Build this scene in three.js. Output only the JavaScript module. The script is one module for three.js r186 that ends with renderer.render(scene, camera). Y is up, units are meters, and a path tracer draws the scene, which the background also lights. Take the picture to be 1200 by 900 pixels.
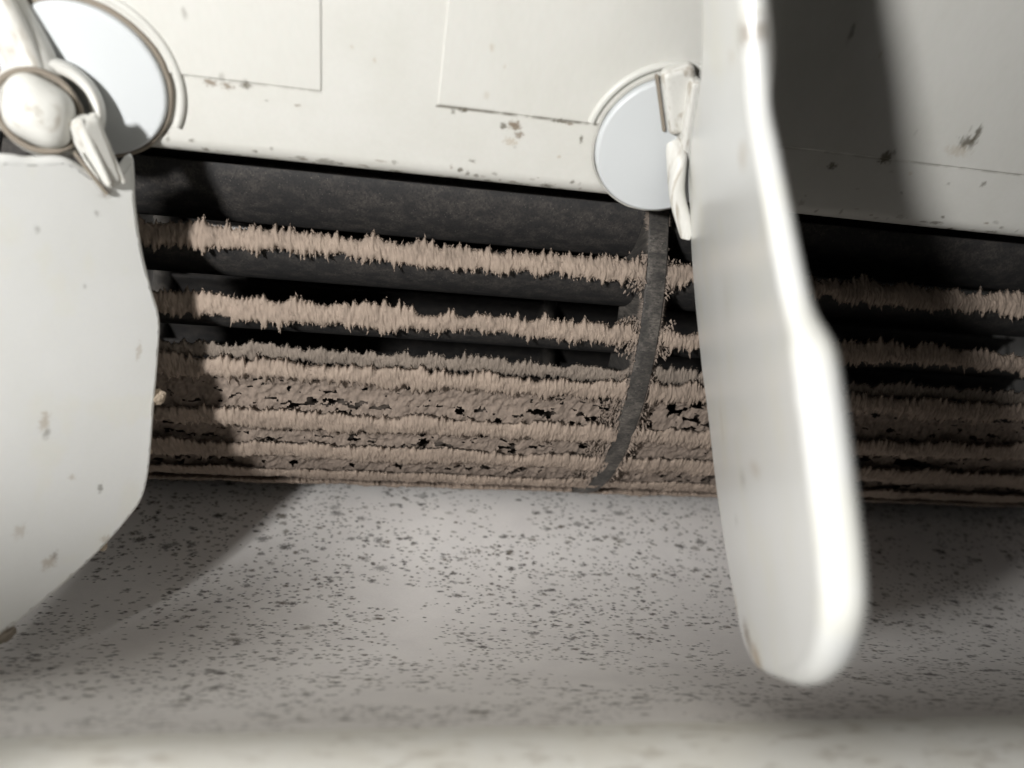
import * as THREE from 'three';
import { RoundedBoxGeometry } from 'three/addons/geometries/RoundedBoxGeometry.js';
import { mergeGeometries } from 'three/addons/utils/BufferGeometryUtils.js';

// ------------------------------------------------------------------ camera, light, exposure
const scene = new THREE.Scene();
const camera = new THREE.PerspectiveCamera(52.88, 4 / 3, 0.004, 5);
{
  const yaw = THREE.MathUtils.degToRad(10), roll = THREE.MathUtils.degToRad(3.3);
  const fwd = new THREE.Vector3(Math.sin(yaw), 0, -Math.cos(yaw));
  const r0 = new THREE.Vector3(Math.cos(yaw), 0, Math.sin(yaw)), u0 = new THREE.Vector3(0, 1, 0);
  const right = r0.clone().multiplyScalar(Math.cos(roll)).addScaledVector(u0, Math.sin(roll));
  const up = u0.clone().multiplyScalar(Math.cos(roll)).addScaledVector(r0, -Math.sin(roll));
  camera.quaternion.setFromRotationMatrix(new THREE.Matrix4().makeBasis(right, up, fwd.clone().negate()));
  camera.focus = 0.136; camera.userData.fStop = 14;
}
scene.background = new THREE.Color().setRGB(0.007, 0.007, 0.0068);        // the dim room
scene.environment = null;
const FLASH = new THREE.Vector3(-0.108, 0.002, 0.07);
const flash = new THREE.PointLight(new THREE.Color().setRGB(1, 0.995, 0.975), 0.21);
flash.position.copy(FLASH); flash.castShadow = true; flash.shadow.radius = 0.45; flash.shadow.mapSize.set(2048, 2048);
flash.shadow.camera.near = 0.005; flash.shadow.camera.far = 1;
scene.add(flash);

const renderer = new THREE.WebGLRenderer({ antialias: true });
renderer.toneMapping = THREE.LinearToneMapping;
renderer.toneMappingExposure = 1.0;
renderer.shadowMap.enabled = true;

// ------------------------------------------------------------------ helpers
const V = (x, y, z) => new THREE.Vector3(x, y, z);
function rng(seed) { let a = seed >>> 0; return () => { a = (a + 0x6d2b79f5) | 0; let t = Math.imul(a ^ (a >>> 15), 1 | a); t = (t + Math.imul(t ^ (t >>> 7), 61 | t)) ^ t; return ((t ^ (t >>> 14)) >>> 0) / 4294967296; }; }
function h2(ix, iy, s) { let n = Math.imul(ix, 374761393) + Math.imul(iy, 668265263) + Math.imul(s, 1274126177); n = Math.imul(n ^ (n >>> 13), 1274126177); return ((n ^ (n >>> 16)) >>> 0) / 4294967296; }
function vn(x, y, s = 0) { const ix = Math.floor(x), iy = Math.floor(y), fx = x - ix, fy = y - iy, a = fx * fx * (3 - 2 * fx), b = fy * fy * (3 - 2 * fy); return (h2(ix, iy, s) * (1 - a) + h2(ix + 1, iy, s) * a) * (1 - b) + (h2(ix, iy + 1, s) * (1 - a) + h2(ix + 1, iy + 1, s) * a) * b; }
function fbm(x, y, s = 0, o = 4) { let v = 0, a = 0.5, t = 0; for (let i = 0; i < o; i++) { v += a * vn(x, y, s + i * 17); t += a; a *= 0.5; x *= 2.03; y *= 2.03; } return v / t; }
const clamp = (x, a = 0, b = 1) => Math.min(b, Math.max(a, x));
const smooth = (a, b, x) => { const t = clamp((x - a) / (b - a)); return t * t * (3 - 2 * t); };
const enc = (c) => Math.round(255 * clamp(c <= 0.0031308 ? 12.92 * c : 1.055 * Math.pow(c, 1 / 2.4) - 0.055));
// colour texture from a float painter: paint(i, j) -> [r,g,b] linear
function colourTex(w, h, paint) {
  const d = new Uint8Array(w * h * 4);
  for (let j = 0; j < h; j++) for (let i = 0; i < w; i++) { const c = paint(i, j), k = 4 * (j * w + i); d[k] = enc(c[0]); d[k + 1] = enc(c[1]); d[k + 2] = enc(c[2]); d[k + 3] = 255; }
  const t = new THREE.DataTexture(d, w, h, THREE.RGBAFormat); t.colorSpace = THREE.SRGBColorSpace; t.magFilter = THREE.LinearFilter; t.minFilter = THREE.LinearFilter; t.needsUpdate = true; return t;
}
function greyTex(w, h, paint) {
  const d = new Uint8Array(w * h * 4);
  for (let j = 0; j < h; j++) for (let i = 0; i < w; i++) { const c = Math.round(255 * clamp(paint(i, j))), k = 4 * (j * w + i); d[k] = d[k + 1] = d[k + 2] = c; d[k + 3] = 255; }
  const t = new THREE.DataTexture(d, w, h, THREE.RGBAFormat); t.magFilter = THREE.LinearFilter; t.minFilter = THREE.LinearFilter; t.needsUpdate = true; return t;
}
const counts = {};
function mesh(name, geo, mat, parent) {
  const m = new THREE.Mesh(geo, mat); const k = (counts[parent.uuid + name] = (counts[parent.uuid + name] ?? -1) + 1);
  m.name = k ? name + '_' + String(k).padStart(3, '0') : name; m.castShadow = m.receiveShadow = true; parent.add(m); return m;
}
function thing(name, label, category, group) { const o = new THREE.Group(); o.name = name; o.userData = { label, category }; if (group) o.userData.group = group; scene.add(o); return o; }
function geoFrom(pos, idx, uv, col) {
  const g = new THREE.BufferGeometry(); g.setAttribute('position', new THREE.Float32BufferAttribute(pos, 3));
  g.setAttribute('uv', new THREE.Float32BufferAttribute(uv ?? new Array(pos.length / 3 * 2).fill(0), 2));
  if (col) g.setAttribute('color', new THREE.Float32BufferAttribute(col, 3));
  g.setIndex(idx); g.computeVertexNormals(); return g;
}
// stains with a ragged outline of their own: list of [x, y, rx, ry, strength, [r,g,b]] in metres
function stainAt(list, x, y, seed) {
  let out = null;
  for (let n = 0; n < list.length; n++) {
    const s = list[n], dx = (x - s[0]) / s[2], dy = (y - s[1]) / s[3]; if (Math.abs(dx) > 1.7 || Math.abs(dy) > 1.7) continue;
    const nz = fbm(x * 3400 + n * 7, y * 3400, seed, 3), r = Math.hypot(dx, dy) + (nz - 0.5) * 1.15;
    const a = s[4] * (1 - smooth(0.25, 1.05, r)); if (a > 0.004) { out ??= []; out.push([a, s[5]]); }
  }
  return out;
}
const over = (c, list) => { if (list) for (const [a, s] of list) { c[0] += (s[0] - c[0]) * a; c[1] += (s[1] - c[1]) * a; c[2] += (s[2] - c[2]) * a; } return c; };
const OLIVE = [0.07, 0.055, 0.03], BROWN = [0.16, 0.11, 0.065], BLACK = [0.025, 0.022, 0.018], TAN = [0.38, 0.29, 0.19];

// ------------------------------------------------------------------ casing of the air conditioner
const X0 = -0.08, X1 = 0.24;
const casing = thing('air_conditioner_casing', 'white plastic air conditioner casing framing the dark outlet, its lower guide speckled with mould', 'casing');
// upper panel: coordinates (x, s) run along its flat face, h stands out of it
const pp = (x, s, h = 0) => V(x, 0.0317 + 0.745 * s - 0.667 * h, -0.1195 + 0.667 * s + 0.745 * h);
const PE = V(0, 0.745, 0.667), PN = V(0, -0.667, 0.745);
const PU = (x) => (x + 0.1) / 0.35, PV = (s) => (s + 0.006) / 0.045;
const r1 = rng(11), panelStains = [];
for (const [x, s, rx, ry, a, c] of [
  [0.0181, 0.0090, .0011, .0010, .85, BROWN], [0.0164, 0.0087, .0006, .0007, .75, OLIVE], [0.0190, 0.0076, .0009, .0007, .7, BROWN], [0.0178, 0.0064, .0013, .0009, .45, TAN],
  [0.0245, 0.0104, .0016, .0003, .8, OLIVE], [0.0262, 0.0102, .0009, .0003, .7, BROWN], [0.0103, 0.0103, .0008, .0004, .8, OLIVE], [0.0088, 0.0100, .0004, .0005, .6, OLIVE], [0.0285, 0.0080, .0004, .0009, .75, OLIVE],
  [-0.0250, 0.0100, .0013, .0006, .75, BROWN], [-0.0226, 0.0098, .0011, .0006, .7, BROWN], [-0.0202, 0.0102, .0009, .0006, .85, OLIVE], [-0.0133, 0.0082, .0006, .0003, .5, BROWN],
  [0.0250, -0.0007, .0013, .0010, .7, OLIVE], [0.0108, 0.0009, .0006, .0005, .75, OLIVE], [0.0135, 0.0001, .0006, .0005, .6, OLIVE], [0.0120, 0.0003, .0004, .0007, .6, OLIVE],
  [-0.0266, -0.0004, .0006, .0006, .7, OLIVE], [-0.0093, -0.0003, .0018, .0009, .5, OLIVE], [0.0014, -0.0014, .0016, .0009, .55, OLIVE], [0.02, -0.001, .002, .0005, .5, OLIVE], [-0.013, 0.0, .001, .0005, .5, OLIVE],
  [0.0702, 0.0084, .0010, .0008, .85, OLIVE], [0.0785, 0.0105, .0014, .0010, .9, OLIVE], [0.0905, 0.0126, .0020, .0006, .8, OLIVE], [0.0915, 0.0134, .0006, .0010, .8, OLIVE], [0.0900, 0.0119, .0026, .0006, .35, TAN],
  [0.0980, 0.0083, .0006, .0007, .6, OLIVE], [0.0879, 0.0270, .0008, .0008, .4, TAN], [0.0637, 0.0190, .0005, .0008, .6, OLIVE], [0.0609, 0.0262, .0005, .0009, .6, OLIVE], [-0.0290, 0.0195, .0008, .0006, .5, TAN],
  [0.0700, -0.0020, .0013, .0006, .8, OLIVE], [0.0760, -0.0022, .0018, .0006, .8, OLIVE], [0.0980, -0.0015, .0012, .0006, .8, OLIVE], [0.1010, -0.0018, .0012, .0005, .8, OLIVE], [0.0320, 0.0040, .0004, .0005, .7, BLACK]]) panelStains.push([x, s, rx, ry, a, c]);
for (let i = 0; i < 420; i++) panelStains.push([X0 + r1() * 0.23, -0.0035 + 0.005 * r1() * r1() * 1.3, 0.0003 + 0.0015 * r1() * r1(), 0.0002 + 0.0005 * r1(), 0.25 + 0.45 * r1(), r1() < 0.6 ? OLIVE : BROWN]);
for (let i = 0; i < 70; i++) panelStains.push([X0 + r1() * 0.23, r1() * 0.028, 0.0002 + 0.0004 * r1(), 0.0002 + 0.0003 * r1(), 0.15 + 0.3 * r1(), r1() < 0.5 ? OLIVE : TAN]);
const panelTex = colourTex(2048, 340, (i, j) => {
  const x = i / 2048 * 0.35 - 0.1, s = j / 340 * 0.045 - 0.006;
  const m = fbm(x * 160, s * 160, 3, 4) - 0.5, f = vn(x * 2200, s * 2200, 9) - 0.5;
  const c = [0.62 + 0.05 * m + 0.015 * f, 0.61 + 0.05 * m + 0.015 * f, 0.57 + 0.06 * m + 0.015 * f];
  // grime caught in the step under the raised panels
  const on = (x > 0.0062 && x < 0.0305) ? 1 : (x > 0.0305 ? 0.45 : x < -0.0098 ? 0.3 : 0), st = Math.exp(-Math.pow((s - 0.0105) / 0.00016, 2)) * on * smooth(0.3, 0.75, fbm(x * 700, 3, 5, 3) + 0.12);
  const c2 = over(c, stainAt(panelStains, x, s, 21)); if (st > 0.01) over(c2, [[st * 0.8, OLIVE]]); return c2;
});
const M = {};
M.panel = new THREE.MeshPhysicalMaterial({ map: panelTex, roughness: 0.42, bumpMap: greyTex(256, 256, (i, j) => fbm(i / 6, j / 6, 4, 3)), bumpScale: 0.00003 });
M.disc = new THREE.MeshPhysicalMaterial({ color: new THREE.Color().setRGB(0.60, 0.62, 0.63), roughness: 0.4 });
M.grime = new THREE.MeshStandardMaterial({ color: new THREE.Color().setRGB(0.24, 0.205, 0.165), roughness: 0.9 });
M.greyGrime = new THREE.MeshStandardMaterial({ color: new THREE.Color().setRGB(0.42, 0.41, 0.38), roughness: 0.9 });
M.grimyWhite = new THREE.MeshStandardMaterial({ map: colourTex(256, 256, (i, j) => { const a = smooth(0.5, 0.8, fbm(i / 60, j / 40, 81, 4)) * 0.6, m = fbm(i / 9, j / 9, 83, 3) - 0.5; return over([0.66 + 0.06 * m, 0.65 + 0.06 * m, 0.61 + 0.06 * m], [[a, [0.26, 0.205, 0.14]]]); }), roughness: 0.5 });

function extrudeProfile(pts, x0, x1, nx, uvf) {     // pts: [y, z] list, swept along x
  const pos = [], uv = [], idx = []; const n = pts.length;
  for (let i = 0; i <= nx; i++) for (let k = 0; k < n; k++) { const x = x0 + (x1 - x0) * i / nx; pos.push(x, pts[k][0], pts[k][1]); const q = uvf(x, k, pts[k]); uv.push(q[0], q[1]); }
  for (let i = 0; i < nx; i++) for (let k = 0; k < n - 1; k++) { const a = i * n + k, b = a + 1, c = a + n, d = c + 1; idx.push(a, c, b, b, c, d); }
  return geoFrom(pos, idx, uv);
}
{
  // flat face, rounded lower edge, tongue back to the fan
  const pts = [], ss = [];
  for (const s of [0.075, 0.05, 0.03, 0.02, 0.012, 0.008, 0.004, 0.002]) { const p = pp(0, s); pts.push([p.y, p.z]); ss.push(s); }
  const rr = 0.0032, c = pp(0, 0.0015, -rr);
  const a0 = Math.atan2(-0.667, 0.745);
  for (let k = 0; k <= 14; k++) { const a = a0 - k / 14 * 2.0; pts.push([c.y + rr * Math.sin(a), c.z + rr * Math.cos(a)]); ss.push(0.0015 - rr * k / 14 * 2.0); }
  const last = pts[pts.length - 1];
  for (const [dy, dz] of [[0.004, -0.0012], [0.012, -0.0025], [0.05, -0.001], [0.06, 0.04]]) { pts.push([last[0] + dy, last[1] + dz]); ss.push(-0.0058); }
  mesh('upper_panel', extrudeProfile(pts, X0, X1, 60, (x, k) => [PU(x), PV(ss[k])]), M.panel, casing);
  for (const [a, b] of [[X0 + 0.001, -0.0098], [0.0065, X1 - 0.001]]) {
    const w = b - a, hgt = 0.06, g = new RoundedBoxGeometry(w, hgt, 0.0012, 3, 0.0003);
    g.applyMatrix4(new THREE.Matrix4().makeBasis(V(1, 0, 0), PE, PN).setPosition(pp((a + b) / 2, 0.0107 + hgt / 2, -0.00034)));
    const P = g.attributes.position, U = g.attributes.uv;
    for (let i = 0; i < P.count; i++) { const s = (P.getY(i) - 0.0317) / 0.745; U.setXY(i, PU(P.getX(i)), clamp(PV(s), 0, 0.999)); }
    mesh('raised_panel', g, M.panel, casing);
  }
  // round pivot discs with a grimy joint around each
  const discs = [[-0.0408, 0.0085, 0.0104, 0.00042, M.grime], [0.0415, 0.0087, 0.0107, 0.00020, M.greyGrime]];
  for (const [x, s, r, jr, jm] of discs) {
    const prof = [[0, 0.0016], [r - 0.0006, 0.0016], [r - 0.0002, 0.0014], [r, 0.001], [r, -0.003]].map(([a, b]) => new THREE.Vector2(a, b));
    const g = new THREE.LatheGeometry(prof, 96);      // axis y -> panel normal
    const m4 = new THREE.Matrix4().makeBasis(V(1, 0, 0), PN, PE.clone().negate()).setPosition(pp(x, s));
    g.applyMatrix4(m4); const d = mesh('pivot_disc', g, M.disc, casing);
    const pts2 = []; for (let k = 0; k < 90; k++) { const a = k / 90 * Math.PI * 2, w = (fbm(k * 0.3, 1, 7, 3) - 0.5) * 0.0003; pts2.push(pp(x + (r + 0.0002 + w) * Math.cos(a), s + (r + 0.0002 + w) * Math.sin(a), s + r * Math.sin(a) < 0.001 ? 0.0006 : 0.0004)); }
    mesh('joint_grime', new THREE.TubeGeometry(new THREE.CatmullRomCurve3(pts2, true), 220, jr, 8, true), jm, d);
    const pts3 = []; for (let k = 0; k <= 60; k++) { const a = -0.45 + k / 60 * 3.4; pts3.push(pp(x + (r + 0.0016) * Math.cos(a), s + (r + 0.0016) * Math.sin(a), 0.0002)); }
    mesh('disc_collar', new THREE.TubeGeometry(new THREE.CatmullRomCurve3(pts3), 160, 0.0006, 8), M.panel, d).geometry.attributes.uv.array.fill(0.55);
  }
}
// lower guide: concave scroll from behind the fan to the outlet, with mould specks
const floorPts = [[0.09, -0.135], [0.0885, -0.165], [0.083, -0.195], [0.068, -0.219], [0.045, -0.231], [0.02, -0.233], [0.0005, -0.2262], [-0.0085, -0.2172], [-0.0157, -0.2082], [-0.0208, -0.199], [-0.0240, -0.190], [-0.0256, -0.183], [-0.0285, -0.1765], [-0.0335, -0.168], [-0.0385, -0.159], [-0.0415, -0.150], [-0.0437, -0.138], [-0.0440, -0.12], [-0.0422, -0.105], [-0.0397, -0.092], [-0.0372, -0.0825]];
const floorCurve = new THREE.CatmullRomCurve3(floorPts.map(([y, z]) => V(0, y, z)), false, 'centripetal');
const FL = floorCurve.getLength();
{
  const N = 120, pts = floorCurve.getSpacedPoints(N).map((p) => [p.y, p.z]);
  const T0 = FL - 0.16;                                 // textured length: the last 16 cm
  const specks = [], r = rng(77), cell = 0.004, grid = new Map();
  for (let i = 0; i < 36000; i++) {
    const x = X0 + r() * (X1 - X0), t = r() * 0.16, big = r();
    if (vn(x * 120, t * 120, 31) < 0.12 + 0.34 * r()) continue;
    const rad = big < 0.84 ? 0.00015 + 0.00022 * r() : big < 0.985 ? 0.0003 + 0.00035 * r() : 0.0006 + 0.0005 * r();
    const s = [x, t, rad * (1.05 + 0.8 * r()), rad * (0.85 + 0.4 * r()), 0.42 + 0.5 * r(), r() < 0.65 ? [0.055, 0.05, 0.045] : [0.13, 0.11, 0.085]];
    specks.push(s);
    for (let a = Math.floor((x - s[2] * 1.7) / cell); a <= Math.floor((x + s[2] * 1.7) / cell); a++) for (let b = Math.floor((t - s[3] * 1.7) / cell); b <= Math.floor((t + s[3] * 1.7) / cell); b++) { const k = a * 1000 + b; if (!grid.has(k)) grid.set(k, []); grid.get(k).push(s); }
  }
  const W = 2048, H = 1400;
  const tex = colourTex(W, H, (i, j) => {
    const x = X0 + i / W * (X1 - X0), t = j / H * 0.16, m = fbm(x * 260, t * 260, 41, 4) - 0.5, f = vn(x * 5000, t * 5000, 43) - 0.5;
    const c = [0.82 + 0.09 * m + 0.05 * f, 0.79 + 0.09 * m + 0.05 * f, 0.77 + 0.08 * m + 0.05 * f];
    return over(c, stainAt(grid.get(Math.floor(x / cell) * 1000 + Math.floor(t / cell)) ?? [], x, t, 47));
  });
  M.floor = new THREE.MeshStandardMaterial({ map: tex, roughness: 0.62 });
  mesh('lower_guide', extrudeProfile(pts, X0, X1, 40, (x, k) => [(x - X0) / (X1 - X0), clamp((k / N * FL - T0) / 0.16, 0, 1)]), M.floor, casing);
  const lipTex = colourTex(1024, 128, (i, j) => { const x = i / 1024 * 0.32, t = j / 128 * 0.03; const m = fbm(x * 300, t * 300, 51, 4) - 0.5, d = smooth(0.58, 0.78, fbm(x * 420, t * 900, 53, 4)); return over([0.60 + 0.06 * m, 0.58 + 0.07 * m, 0.53 + 0.09 * m], [[d * 0.3, BROWN]]); });
  M.lip = new THREE.MeshStandardMaterial({ map: lipTex, roughness: 0.5 });
  const lip = [[-0.0372, -0.0825], [-0.0367, -0.0795], [-0.0366, -0.0767], [-0.0370, -0.0737], [-0.0380, -0.0710], [-0.0397, -0.0690], [-0.0420, -0.0679], [-0.0460, -0.0674], [-0.054, -0.0700], [-0.066, -0.085], [-0.066, -0.2]];
  mesh('outlet_lip', extrudeProfile(lip, X0, X1, 40, (x, k) => [(x - X0) / 0.32, k / 10]), M.lip, casing);
  // back cover over the scroll, and the two end walls, with thickness
  const outer = [[0.098, -0.115], [0.098, -0.17], [0.09, -0.205], [0.072, -0.229], [0.045, -0.241], [0.0, -0.238], [-0.03, -0.222], [-0.066, -0.2]];
  mesh('back_cover', extrudeProfile(outer, X0, X1, 2, () => [0.4, 0.4]), M.disc, casing);
  const sh = new THREE.Shape(); sh.moveTo(0.075, 0.11); for (const [y, z] of [[0.11, -0.1], ...outer, [-0.066, -0.085], [-0.045, -0.0674], [0.0, -0.105], [0.04, -0.095], [0.085, -0.06]]) sh.lineTo(-z, y); sh.closePath();
  for (const x of [X0 - 0.003, X1]) { const g = new THREE.ExtrudeGeometry(sh, { depth: 0.003, bevelEnabled: false }); g.applyMatrix4(new THREE.Matrix4().makeBasis(V(0, 0, -1), V(0, 1, 0), V(1, 0, 0)).setPosition(x, 0, 0)); mesh('end_wall', g, M.disc, casing); }
  mesh('inner_ceiling', extrudeProfile([[0.0785, -0.118], [0.0885, -0.1195], [0.09, -0.135]], X0, X1, 2, () => [0.4, 0.4]), M.disc, casing);
}

// added unseen plate, its slanted corner shaped to shade part of the lower guide
{
  const a = V(1, 0, 0), b = V(0, 0.062, 0.1).normalize(), n = b.clone().cross(a).negate(), org = V(0, -0.058, -0.0775);
  const L = V(0, 0.062, 0.1).length(), sh = new THREE.Shape(), top = (x) => -0.0046 - 0.8 * (x + 0.086), at = (y) => (y + 0.058) / 0.062 * L;
  sh.moveTo(X0 - 0.03, 0); sh.lineTo(X1, 0); sh.lineTo(X1, L * 0.1); sh.lineTo(-0.012, L * 0.1); sh.lineTo(-0.0195, at(-0.051)); sh.lineTo(-0.086, at(top(-0.086))); sh.lineTo(-0.0885, at(-0.0125)); sh.lineTo(X0 - 0.03, at(-0.0125)); sh.closePath();
  const g = new THREE.ExtrudeGeometry(sh, { depth: 0.0016, bevelEnabled: true, bevelSize: 0.0004, bevelThickness: 0.0004, bevelSegments: 2 });
  g.applyMatrix4(new THREE.Matrix4().makeBasis(a, b, n).setPosition(org)); mesh('added_shade_plate', g, M.disc, casing);
}

// ------------------------------------------------------------------ cross flow fan
const FC = V(0, 0.0244, -0.178), R = 0.048, RI = 0.037, DISC_X = 0.0474, DISC_T = 0.0040;
const fan = thing('blower_fan', 'dark cross flow fan drum, its blade edges thick with furry beige dust', 'fan'); fan.position.copy(FC);
const polar = (r, deg) => { const a = THREE.MathUtils.degToRad(deg); return [r * Math.sin(a), r * Math.cos(a)]; };   // [y, z]; 0 = toward the outlet, + = up
{
  const plastic = (base, dust, seed, amount) => colourTex(1024, 128, (i, j) => {
    const x = i / 1024 * 0.1, t = j / 128 * 0.0125, m = fbm(x * 500, t * 900, seed, 4), f = vn(x * 4200, t * 4200, seed + 3), g = h2(i, j, seed + 5);
    let a = clamp(amount * (0.35 + 1.3 * smooth(0.3, 0.8, m) * 0.7) * (0.1 + 1.2 * f + 0.9 * (g - 0.3))); if (g > 0.9965) a = 1.6;
    return [0, 1, 2].map((k) => base[k] + (dust[k] - base[k]) * a);
  });
  const wrap = (t) => { t.wrapS = t.wrapT = THREE.RepeatWrapping; return t; };
  const bladeTex = wrap(plastic([0.011, 0.011, 0.012], [0.105, 0.09, 0.078], 61, 0.27)), mattedTex = wrap(plastic([0.09, 0.072, 0.06], [0.2, 0.16, 0.13], 67, 0.6));
  const rimTex = wrap(plastic([0.02, 0.019, 0.018], [0.15, 0.132, 0.115], 71, 0.5));
  M.blade = new THREE.MeshStandardMaterial({ map: bladeTex, roughness: 0.75 });
  M.matted = new THREE.MeshStandardMaterial({ map: mattedTex, roughness: 1 });
  M.rim = new THREE.MeshStandardMaterial({ map: rimTex, roughness: 0.7 });
  M.dust = new THREE.MeshStandardMaterial({ color: 0xffffff, vertexColors: true, roughness: 1 });
  const PITCH = 13, angles = []; for (let k = 0; k < 9; k++) angles.push(10 - 13.33 * k); for (let d = -106; d > -345; d -= 9.2) angles.push(d);
  const seen = { 0: 10, 1: -4.2, 2: -17.6, 3: -30.3, 4: -43.0, 5: -54.6, 6: -68 };
  for (const k in seen) angles[k] = seen[k];

  function bladeGeo(deg, x0, x1) {
    const n = 8, top = [], bot = [], th = 0.0011;
    const c = []; for (let k = 0; k <= n; k++) { const f = k / n, r = R + (RI - R) * f, d = deg - 8.2 * f - 1.6 * Math.sin(f * Math.PI); c.push(polar(r, d)); }
    const ring = [];
    for (let k = 0; k <= n; k++) { const a = c[Math.max(0, k - 1)], b = c[Math.min(n, k + 1)]; let ty = b[0] - a[0], tz = b[1] - a[1]; const l = Math.hypot(ty, tz); ty /= l; tz /= l; const w = th / 2 * (k === 0 || k === n ? 0.45 : 1); top.push([c[k][0] - tz * w, c[k][1] + ty * w]); bot.push([c[k][0] + tz * w, c[k][1] - ty * w]); }
    ring.push(...top, ...bot.reverse(), top[0]);
    const g = extrudeProfile(ring, x0, x1, 1, (x, k) => [x / 0.1, (k <= n ? k : 2 * n + 1 - k) / n]); return g;
  }
  // ragged roll of dust along the tip of a blade
  function dustGeo(deg, x0, x1, seed, up, lo, thick, tone, offR = 0, offT = 0) {
    const a = THREE.MathUtils.degToRad(deg), o = [Math.sin(a), Math.cos(a)], p = [Math.cos(a), -Math.sin(a)];   // outward, along the rim upward (y, z)
    const cy = o[0] * (R + offR) + p[0] * offT, cz = o[1] * (R + offR) + p[1] * offT;
    const dx = 0.00014, nx = Math.round((x1 - x0) / dx), nk = 13, pos = [], col = [], idx = [], rnd = rng(seed * 7 + 3);
    const spike = (x, s, per) => { const q = x / per, i = Math.floor(q), f = q - i, hgt = h2(i, s, seed), w = 0.25 + 0.5 * h2(i, s + 5, seed); const t = f < w ? f / w : (1 - f) / (1 - w); return t * hgt * hgt; };
    const U = (x) => up * (0.5 + 0.9 * fbm(x * 110, 1, seed, 4)) + 0.0018 * (fbm(x * 420, 5, seed, 3) - 0.5) + 0.0013 * spike(x, 1, 0.0012) + 0.0009 * spike(x, 2, 0.0007);
    const L = (x) => lo * (0.5 + 0.9 * fbm(x * 110, 9, seed + 1, 4)) + 0.0018 * (fbm(x * 420, 13, seed, 3) - 0.5) + 0.0013 * spike(x, 3, 0.0012) + 0.0010 * spike(x, 4, 0.00075);
    const B = (x) => thick * (0.5 + 1.0 * fbm(x * 160, 21, seed, 3));
    const put = (x, along, out, shade) => { pos.push(x, cy + p[0] * along + o[0] * out, cz + p[1] * along + o[1] * out); col.push(tone[0] * shade, tone[1] * shade, tone[2] * shade); };
    for (let i = 0; i <= nx; i++) {
      const x = x0 + (x1 - x0) * i / nx, u = U(x), l = L(x), b = B(x);
      for (let k = 0; k < nk; k++) {
        const f = -1 + 2 * k / (nk - 1), al = f > 0 ? f * u : f * l;
        const bump = 0.0007 * (fbm(x * 1000, al * 700, seed + 9, 4) - 0.5) + 0.0003 * (vn(x * 6500, al * 1800, seed + 11) - 0.5);
        put(x + 0.0002 * (vn(x * 900, al * 2500, seed + 15) - 0.5), al, b * Math.sqrt(Math.max(0, 1 - f * f * 0.98)) + bump * (1 - 0.5 * Math.abs(f)), 0.84 + 0.24 * vn(x * 3000, al * 1800, seed + 13) + 0.35 * (fbm(x * 260, al * 420, seed + 19, 3) - 0.45));
      }
      put(x, 0, -0.0006, 0.8);                           // back
    }
    const n = nk + 1;
    for (let i = 0; i < nx; i++) for (let k = 0; k < n; k++) { const A = i * n + k, Bk = i * n + (k + 1) % n, C = A + n, D = Bk + n; idx.push(A, C, Bk, Bk, C, D); }
    // loose fibres
    const cnt = Math.round((x1 - x0) * 15000);
    for (let m = 0; m < cnt; m++) {
      const x = x0 + rnd() * (x1 - x0), e = rnd(), f = e < 0.43 ? 0.82 + 0.18 * rnd() : e < 0.86 ? -0.82 - 0.18 * rnd() : -1 + 2 * rnd();
      const al = f > 0 ? f * U(x) : f * L(x), ou = B(x) * Math.sqrt(Math.max(0, 1 - f * f)) - 0.0001, len = (0.0002 + 0.0013 * rnd() * rnd() * rnd()) * (Math.abs(f) > 0.7 ? 1 : 0.4), w = 0.00008 + 0.00013 * rnd();
      const da = f * 0.9 + (rnd() - 0.5) * 0.9, dout = 0.35 + 0.5 * rnd() - 0.3 * Math.abs(f), ds = (rnd() - 0.5) * 0.9, sh = 0.85 + 0.35 * rnd(), i0 = pos.length / 3;
      put(x - w, al, ou, sh); put(x + w, al, ou, sh); put(x, al + w * 1.4, ou + w, sh); put(x + ds * len, al + da * len, ou + dout * len, sh);
      idx.push(i0, i0 + 1, i0 + 3, i0 + 1, i0 + 2, i0 + 3, i0 + 2, i0, i0 + 3);
    }
    return geoFrom(pos, idx, null, col);
  }
  // matted felt bridging the gap between two neighbouring tips, with ragged holes
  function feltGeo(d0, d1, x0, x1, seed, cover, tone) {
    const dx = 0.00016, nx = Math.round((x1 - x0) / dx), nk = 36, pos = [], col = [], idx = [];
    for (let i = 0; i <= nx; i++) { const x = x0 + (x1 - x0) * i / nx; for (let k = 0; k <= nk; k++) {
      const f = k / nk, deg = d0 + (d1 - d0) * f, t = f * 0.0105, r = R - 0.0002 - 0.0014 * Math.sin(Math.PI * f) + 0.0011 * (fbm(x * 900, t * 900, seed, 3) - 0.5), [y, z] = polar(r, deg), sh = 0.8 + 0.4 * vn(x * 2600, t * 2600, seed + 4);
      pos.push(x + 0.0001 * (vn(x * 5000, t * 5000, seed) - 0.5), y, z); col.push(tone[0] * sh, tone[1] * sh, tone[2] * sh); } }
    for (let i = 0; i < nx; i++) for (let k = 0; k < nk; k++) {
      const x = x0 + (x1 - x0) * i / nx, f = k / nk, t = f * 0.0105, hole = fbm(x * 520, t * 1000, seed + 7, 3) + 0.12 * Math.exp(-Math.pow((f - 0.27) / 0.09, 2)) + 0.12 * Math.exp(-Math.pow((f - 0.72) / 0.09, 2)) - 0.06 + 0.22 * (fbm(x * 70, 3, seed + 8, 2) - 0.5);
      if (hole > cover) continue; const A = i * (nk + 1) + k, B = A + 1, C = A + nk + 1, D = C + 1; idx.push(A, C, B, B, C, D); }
    return geoFrom(pos, idx, null, col);
  }
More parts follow.
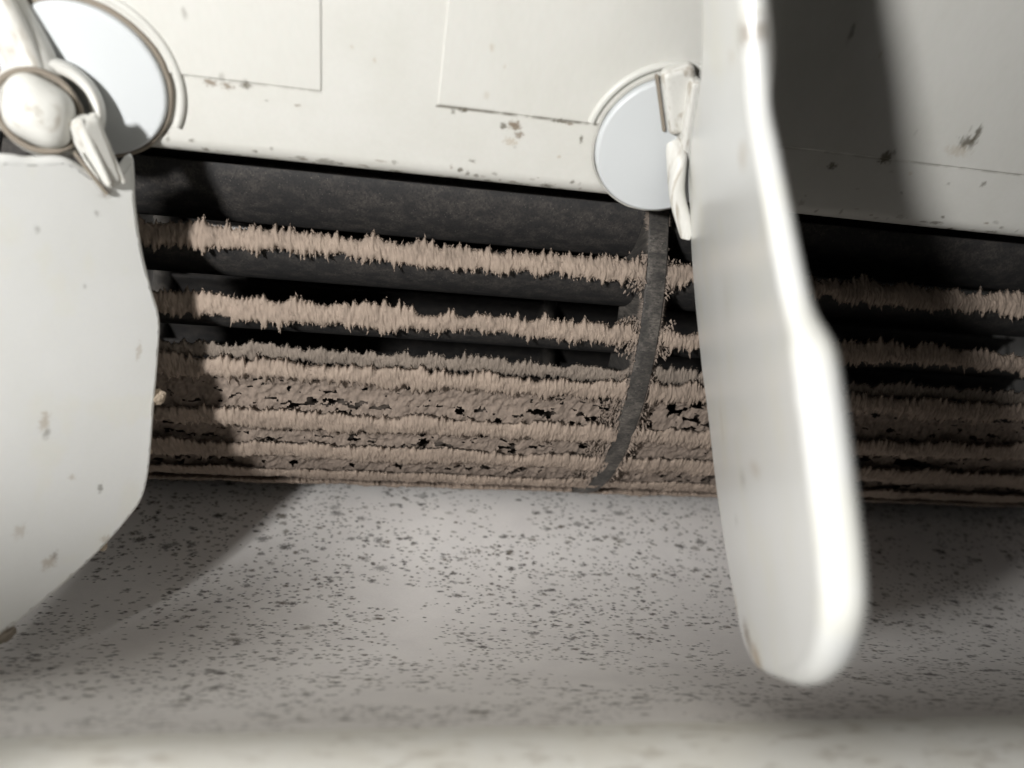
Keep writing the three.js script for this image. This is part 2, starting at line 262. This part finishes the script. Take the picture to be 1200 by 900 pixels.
  const BEIGE = [0.29, 0.228, 0.183], GREYB = [0.195, 0.16, 0.132], FELT = [0.215, 0.17, 0.139];
  const segs = [[-0.0545, DISC_X - DISC_T / 2], [DISC_X + DISC_T / 2, 0.2]];
  const sizes = { 1: [.0017, .0017, .0012], 2: [.0015, .0015, .0011], 3: [.0016, .0017, .0012], 4: [.0020, .0021, .0011], 5: [.0023, .0023, .0010], 6: [.0027, .0025, .0009], 7: [.002, .002, .0008] };
  segs.forEach(([s0, s1], si) => angles.forEach((deg, k) => {
    const reach = [0, 0, 0, 0, 0.0006, 0.0012, 0.0021, 0.0021][k] ?? 0, x0 = si ? s0 - reach : s0, x1 = si ? s1 : s1 + reach;   // low rows of dust close over the disc
    const b = mesh('fan_blade', bladeGeo(deg, s0, s1), k >= 3 && k <= 8 ? M.matted : M.blade, fan);
    const sz = sizes[k]; if (!sz) return;
    const gs = [dustGeo(deg, x0, x1, 100 + k * 10 + si, sz[0], sz[1], sz[2], BEIGE)];
    if (k === 3) gs.push(dustGeo(deg, x0, x1, 300 + k * 10 + si, 0.0013, 0.0011, 0.0006, GREYB, -0.0010, 0.0026));
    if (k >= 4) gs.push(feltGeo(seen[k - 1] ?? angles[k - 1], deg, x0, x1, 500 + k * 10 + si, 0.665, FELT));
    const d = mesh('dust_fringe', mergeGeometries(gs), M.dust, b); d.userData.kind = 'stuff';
  }));
  // the discs between the blade segments
  for (const x of [DISC_X, -0.0563]) {
    const ro = R + 0.0009, ri = 0.0355, hw = DISC_T / 2, e = 0.0004;
    const prof = [[ri, -hw], [ro - e, -hw], [ro, -hw + e], [ro, hw - e], [ro - e, hw], [ri, hw], [ri, -hw]].map(([a, b]) => new THREE.Vector2(a, b));
    const g = new THREE.LatheGeometry(prof, 160); g.rotateZ(-Math.PI / 2); g.translate(x, 0, 0);
    const U = g.attributes.uv; for (let i = 0; i < U.count; i++) U.setXY(i, U.getX(i) * 3, U.getY(i) * 0.8);
    const d = mesh('divider_disc', g, M.rim, fan);
    if (x > 0) {   // dust gathered in the corners beside the disc
      const pos = [], idx = [], col = [], rnd = rng(909);
      for (let m = 0; m < 15000; m++) {
        const deg = 4 - 72 * rnd(), side = rnd() < 0.6 ? -1 : 1, far = Math.pow(rnd(), 2.5); 
        const dens = fbm(deg * 0.13, side * 5, 93, 3) * (0.55 + 0.45 * smooth(-10, -24, deg)); let tip = 99; for (const k in seen) tip = Math.min(tip, Math.abs(deg - seen[k]) + (deg > seen[k] ? 1 : 0)); if (rnd() > (dens * 1.6 - 0.1) * (1 - smooth(1.5, 5.5 + 3 * smooth(-20, -40, deg), tip)) * (1 - far * 0.6)) continue;
        const xx = x + side * (hw + 0.0035 * far * (side < 0 ? 1.2 : 0.8)), r = R + 0.0012 - 0.004 * rnd() * (1 - far) - 0.0016 * far, [y, z] = polar(r, deg), [py, pz] = polar(1, deg), len = 0.0004 + 0.0006 * rnd(), w = 0.00018 + 0.00014 * rnd();
        const ud = rnd() < 0.5 ? 1 : -1, dy = (rnd() - 0.5) * 0.5 + ud * 0.7, dz = 0.3 * rnd() + pz * 0.3, dxx = (rnd() - 0.5) * 0.5 + side * 0.4, i0 = pos.length / 3, sh = 0.8 + 0.4 * rnd();
        pos.push(xx - w, y, z, xx + w, y, z, xx, y + w * 1.5, z + w, xx + dxx * len, y + dy * len, z + dz * len); for (let q = 0; q < 4; q++) col.push(0.24 * sh, 0.19 * sh, 0.155 * sh);
        idx.push(i0, i0 + 1, i0 + 3, i0 + 1, i0 + 2, i0 + 3, i0 + 2, i0, i0 + 3);
      }
      for (let m = 0; m < 7000; m++) {   // frayed edges of the rim
        const deg = 9 - 86 * rnd(), side = rnd() < 0.45 ? -1 : 1; if (fbm(deg * 0.6, side * 9, 97, 3) < 0.36 + 0.2 * rnd()) continue;
        const [y, z] = polar(ro - 0.0001 - 0.0006 * rnd(), deg), xx = x + side * (hw - 0.0001), len = 0.0003 + 0.0008 * rnd() * rnd(), w = 0.00016, i0 = pos.length / 3, sh = 0.7 + 0.5 * rnd();
        pos.push(xx, y - w, z, xx, y + w, z, xx, y, z + w, xx + side * len, y + (rnd() - 0.5) * len * 1.4, z + (rnd() - 0.3) * len * 0.6); for (let q = 0; q < 4; q++) col.push(0.19 * sh, 0.155 * sh, 0.13 * sh);
        idx.push(i0, i0 + 1, i0 + 3, i0 + 1, i0 + 2, i0 + 3, i0 + 2, i0, i0 + 3);
      }
      mesh('corner_dust', geoFrom(pos, idx, null, col), M.dust, d).userData.kind = 'stuff';
    }
  }
}

// ------------------------------------------------------------------ air vanes
function vaneFrame(turn, lean, at) {
  const a = THREE.MathUtils.degToRad(turn), b = THREE.MathUtils.degToRad(lean);
  const u = V(Math.sin(a), 0, Math.cos(a)), n = V(-Math.sin(b), Math.cos(b), 0).cross(u).normalize(), v = u.clone().cross(n).normalize();
  return new THREE.Matrix4().makeBasis(n, v, u).setPosition(at);
}
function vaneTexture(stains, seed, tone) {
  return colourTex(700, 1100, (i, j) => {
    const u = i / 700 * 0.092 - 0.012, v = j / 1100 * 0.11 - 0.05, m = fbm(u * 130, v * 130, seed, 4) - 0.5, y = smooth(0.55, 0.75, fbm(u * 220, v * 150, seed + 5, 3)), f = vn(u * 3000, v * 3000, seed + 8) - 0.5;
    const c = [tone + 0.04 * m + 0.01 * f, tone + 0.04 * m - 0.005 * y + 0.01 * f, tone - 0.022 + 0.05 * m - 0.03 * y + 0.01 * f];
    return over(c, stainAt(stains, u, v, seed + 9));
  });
}
function vaneGeo(outline, T, seed) {
  const curve = new THREE.CatmullRomCurve3(outline.map(([u, v]) => V(u, v, 0)), true, 'centripetal'), N = 300, O = curve.getSpacedPoints(N).slice(0, N);
  let area = 0; for (let i = 0; i < N; i++) { const a = O[i], b = O[(i + 1) % N]; area += a.x * b.y - b.x * a.y; }
  const sg = Math.sign(area), K = 9, pos = [], uv = [], idx = [];
  const inner = [];
  for (const side of [-1, 1]) for (let k = 0; k <= K; k++) for (let i = 0; i < N; i++) {
    const p = O[i], a = O[(i + N - 2) % N], b = O[(i + 2) % N], tx = b.x - a.x, ty = b.y - a.y, l = Math.hypot(tx, ty), nx = -ty / l * sg, ny = tx / l * sg;
    const t = T(p.x, p.y), r = t / 2, ang = k / K * Math.PI / 2, s = r * (1 - Math.cos(ang)), h = t / 2 * Math.sin(ang), rag = k < 3 ? 0.00014 * (fbm(p.x * 1500, p.y * 1500, seed, 3) - 0.5) : 0;
    const X = p.x + nx * s + rag, Y = p.y + ny * s + rag; if (side < 0 && k === K) inner.push(new THREE.Vector2(X, Y));
    pos.push(side * h, Y, X); uv.push((X + 0.012) / 0.092, (Y + 0.05) / 0.11);
  }
  for (let s = 0; s < 2; s++) for (let k = 0; k < K; k++) for (let i = 0; i < N; i++) {
    const b = s * (K + 1) * N, a0 = b + k * N + i, a1 = b + k * N + (i + 1) % N, c0 = a0 + N, c1 = a1 + N; s ? idx.push(a0, a1, c0, a1, c1, c0) : idx.push(a0, c0, a1, a1, c0, c1); }
  const tri = THREE.ShapeUtils.triangulateShape(inner, []);
  for (let s = 0; s < 2; s++) for (const [a, b, c] of tri) { const o = s * (K + 1) * N + K * N; s ? idx.push(o + a, o + b, o + c) : idx.push(o + a, o + c, o + b); }
  // one shared rim row, so that the shading runs round the edge
  const half = (K + 1) * N; return geoFrom(pos, idx.map((q) => (q >= half && q < half + N ? q - half : q)), uv);
}
function vane(name, label, at, turn, lean, outline, T, stains, seed, tone) {
  const o = thing(name, label, 'air vane', 'upright air vanes in the outlet');
  vaneFrame(turn, lean, at).decompose(o.position, o.quaternion, o.scale);
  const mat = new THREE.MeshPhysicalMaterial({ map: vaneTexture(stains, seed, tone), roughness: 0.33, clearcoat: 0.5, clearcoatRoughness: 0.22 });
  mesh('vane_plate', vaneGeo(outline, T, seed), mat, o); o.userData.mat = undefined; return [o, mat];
}
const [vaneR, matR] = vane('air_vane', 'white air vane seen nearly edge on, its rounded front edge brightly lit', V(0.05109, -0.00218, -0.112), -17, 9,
  [[0.0008, 0.0290], [0.0020, 0.0345], [0.0100, 0.0385], [0.0290, 0.0440], [0.0400, 0.0590], [0.0500, 0.0600], [0.0565, 0.0540], [0.0560, 0.0430], [0.0550, 0.0375], [0.0540, 0.0340], [0.0535, 0.0310], [0.0530, 0.0280], [0.0545, 0.0235], [0.0565, 0.0178], [0.0580, 0.0135], [0.0598, 0.0098], [0.0632, 0.0065], [0.0642, 0.0020], [0.0648, -0.0040], [0.0652, -0.0090], [0.0646, -0.0130], [0.0620, -0.0165], [0.0572, -0.0200], [0.0500, -0.0235], [0.0405, -0.0266], [0.0312, -0.0293], [0.0243, -0.0309], [0.0203, -0.0311], [0.0152, -0.0300], [0.0081, -0.0232], [0.0023, -0.0128], [0.0000, 0.0000], [-0.0035, 0.0135], [-0.0012, 0.0270]],
  (u, v) => (0.0013 + 0.0026 * clamp(u / 0.060)) * (0.62 + 0.26 * smooth(0.0105, 0.006, v)),
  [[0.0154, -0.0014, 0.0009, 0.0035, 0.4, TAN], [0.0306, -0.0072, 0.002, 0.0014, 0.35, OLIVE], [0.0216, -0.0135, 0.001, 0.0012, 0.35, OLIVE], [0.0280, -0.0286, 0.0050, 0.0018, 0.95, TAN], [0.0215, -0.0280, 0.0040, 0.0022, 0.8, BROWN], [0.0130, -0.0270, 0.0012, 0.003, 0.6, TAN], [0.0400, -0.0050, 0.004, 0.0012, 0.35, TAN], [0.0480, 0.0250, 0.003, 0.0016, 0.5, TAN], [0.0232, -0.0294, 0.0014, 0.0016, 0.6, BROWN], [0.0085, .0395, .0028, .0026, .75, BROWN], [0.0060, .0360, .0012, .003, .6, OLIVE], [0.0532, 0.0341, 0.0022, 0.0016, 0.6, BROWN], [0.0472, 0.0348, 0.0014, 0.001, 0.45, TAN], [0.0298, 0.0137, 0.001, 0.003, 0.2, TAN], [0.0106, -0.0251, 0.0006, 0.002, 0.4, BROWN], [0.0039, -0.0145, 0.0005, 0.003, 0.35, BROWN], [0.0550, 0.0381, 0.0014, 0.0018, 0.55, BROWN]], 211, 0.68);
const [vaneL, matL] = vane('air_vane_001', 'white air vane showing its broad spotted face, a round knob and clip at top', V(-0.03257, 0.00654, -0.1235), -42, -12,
  [[.0081, .0226], [.0100, .0198], [.0124, .0186], [.0167, .0198], [.0212, .0186], [.0241, .0181], [.0292, .0157], [.0420, .0120], [.0540, .0060], [.0600, -.0050], [.0590, -.0220], [.0500, -.0340], [.0380, -.0420], [.0290, -.0458], [.0220, -.0470], [.0162, -.0452], [.0101, -.0408], [.0035, -.0348], [.0002, -.0308], [-.0014, -.0283], [-.0020, -.0246], [-.0012, -.0124], [-.0007, -.0058], [.0001, .0004], [.0022, .0049], [.0045, .0102], [.0063, .0159]],
  (u) => 0.0013 + 0.0024 * clamp(u / 0.056),
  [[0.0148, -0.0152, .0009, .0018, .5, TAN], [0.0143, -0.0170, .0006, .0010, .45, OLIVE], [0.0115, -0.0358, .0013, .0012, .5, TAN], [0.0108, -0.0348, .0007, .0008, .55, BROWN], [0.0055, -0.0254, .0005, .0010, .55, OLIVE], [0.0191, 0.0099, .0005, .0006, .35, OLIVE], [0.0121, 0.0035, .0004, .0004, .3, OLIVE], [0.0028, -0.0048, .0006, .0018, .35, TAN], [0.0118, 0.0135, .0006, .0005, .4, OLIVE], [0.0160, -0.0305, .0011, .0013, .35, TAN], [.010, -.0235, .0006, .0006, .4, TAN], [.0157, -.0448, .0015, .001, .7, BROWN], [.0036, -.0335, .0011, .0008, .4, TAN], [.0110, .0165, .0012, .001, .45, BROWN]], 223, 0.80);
{
  // left vane: knob in its collar, arm to the linkage and the snap tab
  const c = V(-0.0014, 0.0246, 0.0197), ax = V(0.90, -0.12, 0.42).normalize(), q = new THREE.Quaternion().setFromUnitVectors(V(0, 1, 0), ax);
  const put = (g, p) => g.applyQuaternion(q).translate(p.x, p.y, p.z);
  const lathe = (pts, n = 64) => new THREE.LatheGeometry(pts.map(([a, b]) => new THREE.Vector2(a, b)), n);
  const kg = lathe([[0, .0027], [.0012, .0027], [.0024, .0023], [.0034, .0015], [.0041, .0002], [.0044, -.0012], [.0044, -.004]]), kp = kg.attributes.position;
  for (let i = 0; i < kp.count; i++) { const a = Math.atan2(kp.getZ(i), kp.getX(i)), f = 1 + 0.07 * Math.cos(2 * a + 0.6) + 0.05 * Math.cos(4 * a + 0.9); kp.setX(i, kp.getX(i) * f); kp.setZ(i, kp.getZ(i) * f); } kg.computeVertexNormals();
  const knob = mesh('pivot_knob', put(kg, c), M.grimyWhite, vaneL);
  const jp = []; for (let k = 0; k < 48; k++) { const a = k / 48 * Math.PI * 2, w = .0048 * (1 + 0.05 * Math.cos(2 * a + 0.6) + 0.05 * (fbm(k * 0.35, 2, 9, 3) - 0.5)); jp.push(V(w * Math.cos(a), -.0009, w * Math.sin(a))); }
  mesh('knob_joint', put(new THREE.TubeGeometry(new THREE.CatmullRomCurve3(jp, true), 120, .00042, 8, true), c), M.grime, knob);
  const col = c.clone().add(V(-.0010, .0010, -.0018));
  mesh('knob_collar', put(lathe([[.0045, -.0010], [.0053, -.0003], [.0059, -.0006], [.0064, -.0018], [.0066, -.0036], [.0066, -.006]]), col), M.grimyWhite, vaneL);
  const sweep = (p, rx, ry, n) => { const g = new THREE.TubeGeometry(new THREE.CatmullRomCurve3(p), n, rx, 20); return g; };
  mesh('arm', sweep([V(-.0052, .0284, .0180), V(-.0056, .0322, .0202), V(-.0062, .0364, .0233), V(-.0082, .0412, .0268), V(-.0100, .0450, .0290)], .0030, .0030, 60), M.grimyWhite, vaneL);
  mesh('arm_ridge', sweep([V(-.0034, .0296, .0198), V(-.0034, .0326, .0216), V(-.0036, .0368, .0248), V(-.0056, .0412, .0282), V(-.0074, .0450, .0304)], .0012, .0012, 50), M.grimyWhite, vaneL);
  const tabFrom = V(0.0010, 0.0252, 0.0160), tabTo = V(0.0008, 0.0176, 0.0104), dir = tabTo.clone().sub(tabFrom), len = dir.length(), zt = dir.clone().normalize(), xt = V(0, 1, 0).cross(zt).normalize(), yt = zt.clone().cross(xt);
  const tabM = (dx, dy, dz) => new THREE.Matrix4().makeBasis(xt, yt, zt).setPosition(tabFrom.clone().addScaledVector(zt, len / 2 + dz).addScaledVector(xt, dx).addScaledVector(yt, dy));
  const taper = (g, m4) => { const P = g.attributes.position; for (let i = 0; i < P.count; i++) { const f = 1 - 0.35 * (P.getZ(i) / len + 0.5); P.setX(i, P.getX(i) * f); P.setY(i, P.getY(i) * f); } g.computeVertexNormals(); return g.applyMatrix4(m4); };
  const tab = mesh('snap_tab', taper(new RoundedBoxGeometry(.0044, .0036, len, 5, .0011), tabM(0, 0, 0)), M.grimyWhite, vaneL);
  mesh('tab_ridge', taper(new RoundedBoxGeometry(.0010, .0010, len * 1.02, 4, .0004), tabM(-.0011, .0012, .0000)), M.grimyWhite, tab);
  mesh('tab_ridge', taper(new RoundedBoxGeometry(.0010, .0009, len * 0.95, 4, .0004), tabM(-.0016, -.0010, -.0004)), M.grimyWhite, tab);
  mesh('tab_grime', new THREE.TubeGeometry(new THREE.CatmullRomCurve3([V(0.0014, 0.0206, 0.0162), V(0.0016, 0.0186, 0.0140), V(0.0014, 0.0164, 0.0112)]), 30, .0003, 8), M.grime, tab);
  // scraps of dust stuck to its edge
  const scrap = (p, s, seed) => { const g = new THREE.IcosahedronGeometry(s, 4), P = g.attributes.position, r = V(0, 0, 0); for (let i = 0; i < P.count; i++) { r.fromBufferAttribute(P, i); const n = r.clone().normalize(), k = 0.55 + 0.9 * fbm(n.x * 2.5 + seed, n.y * 2.5 + n.z * 1.7, seed, 3); r.multiplyScalar(k); P.setXYZ(i, r.x * 0.6, r.y, r.z * 1.2); } g.computeVertexNormals(); g.translate(p.x, p.y, p.z); return g; };
  M.scrap = new THREE.MeshStandardMaterial({ color: new THREE.Color().setRGB(0.42, 0.34, 0.26), roughness: 1 });
  mesh('dust_scrap', scrap(V(0, -.0118, -.0016), .0012, 5), M.scrap, vaneL);
  mesh('dust_scrap', scrap(V(0, -.0455, .0160), .0014, 8), M.grime, vaneL);
  mesh('dust_scrap', scrap(V(0, -.0350, .0034), .0006, 12), M.scrap, vaneL);
  mesh('dust_scrap', scrap(V(0, -.0205, -.0018), .0004, 14), M.scrap, vaneL);

  // right vane: twisted snap pin and the two guide bars beside it
  {
    const A = V(-.0024, .0405, .0050), B = V(-.0014, .0268, -.0008), n = 48, m = 14, pos = [], idx = [], uv = [];
    for (let i = 0; i <= n; i++) { const f = i / n, p = A.clone().lerp(B, f), tap = Math.sin(Math.PI * clamp(0.06 + 0.9 * f)) ** 0.5, ra = (.0023 - .0004 * f) * tap, rb = (.0014 - .0003 * f) * tap, tw = f * 3.4; p.x += .0003 * Math.sin(f * 9);
      for (let k = 0; k < m; k++) { const t = k / m * Math.PI * 2, cx = ra * Math.cos(t), cz = rb * Math.sin(t); pos.push(p.x + cx * Math.cos(tw) - cz * Math.sin(tw), p.y + 0.35 * cx, p.z + cx * Math.sin(tw) + cz * Math.cos(tw)); uv.push(0.1 + 0.8 * f, k / m); } }
    for (let i = 0; i < n; i++) for (let k = 0; k < m; k++) { const a = i * m + k, b = i * m + (k + 1) % m; idx.push(a, a + m, b, b, a + m, b + m); }
    mesh('snap_pin', geoFrom(pos, idx, uv), M.grimyWhite, vaneR);
  }
  // moulded bracket on the disc beside the vane, its slot dirty
  const bar = (x, sc, hh, w, h, d, deg, m, nm) => { const g = new RoundedBoxGeometry(w, h, d, 4, Math.min(w, h, d) * 0.4), a = THREE.MathUtils.degToRad(deg), X = V(Math.cos(a), 0, 0).addScaledVector(PE, Math.sin(a)), Y = V(-Math.sin(a), 0, 0).addScaledVector(PE, Math.cos(a)); g.applyMatrix4(new THREE.Matrix4().makeBasis(X, Y, PN).setPosition(pp(x, sc, hh))); return mesh(nm, g, m, casing); };
  const br = bar(.0412, .0168, .0022, .0048, .0100, .0026, 24, M.grimyWhite, 'pivot_bracket');
  bar(.0430, .0140, .0030, .0018, .0130, .0040, 10, M.grimyWhite, 'bracket_rib');
  bar(.0386, .0156, .0017, .0005, .0088, .0008, 24, M.grime, 'slot_grime');
}
// the small hand lamp that lights the outlet, held left of the lens and outside the frame
{
  const o = thing('hand_lamp', 'small hand lamp with a glowing bulb held left of the lens', 'lamp'); o.position.copy(FLASH);
  o.lookAt(0.02, 0, -0.13);
  mesh('bulb', new THREE.SphereGeometry(0.009, 32, 20), new THREE.MeshStandardMaterial({ color: 0xffffff, emissive: 0xffffff, emissiveIntensity: 2, roughness: 0.4 }), o).castShadow = false;
  M.lamp = new THREE.MeshStandardMaterial({ color: new THREE.Color().setRGB(0.05, 0.05, 0.055), roughness: 0.5 });
  const cup = new THREE.LatheGeometry([[0.004, -0.030], [0.012, -0.026], [0.016, -0.016], [0.0185, -0.010], [0.0175, -0.010], [0.011, -0.018], [0.004, -0.022]].map(([a, b]) => new THREE.Vector2(a, b)), 48).rotateX(Math.PI / 2);
  mesh('reflector_cup', cup, M.lamp, o);
  mesh('handle', new THREE.CylinderGeometry(0.011, 0.010, 0.09, 32).rotateX(Math.PI / 2).translate(0, 0, -0.073), M.lamp, o);
}
delete vaneL.userData.mat; delete vaneR.userData.mat;
renderer.render(scene, camera);
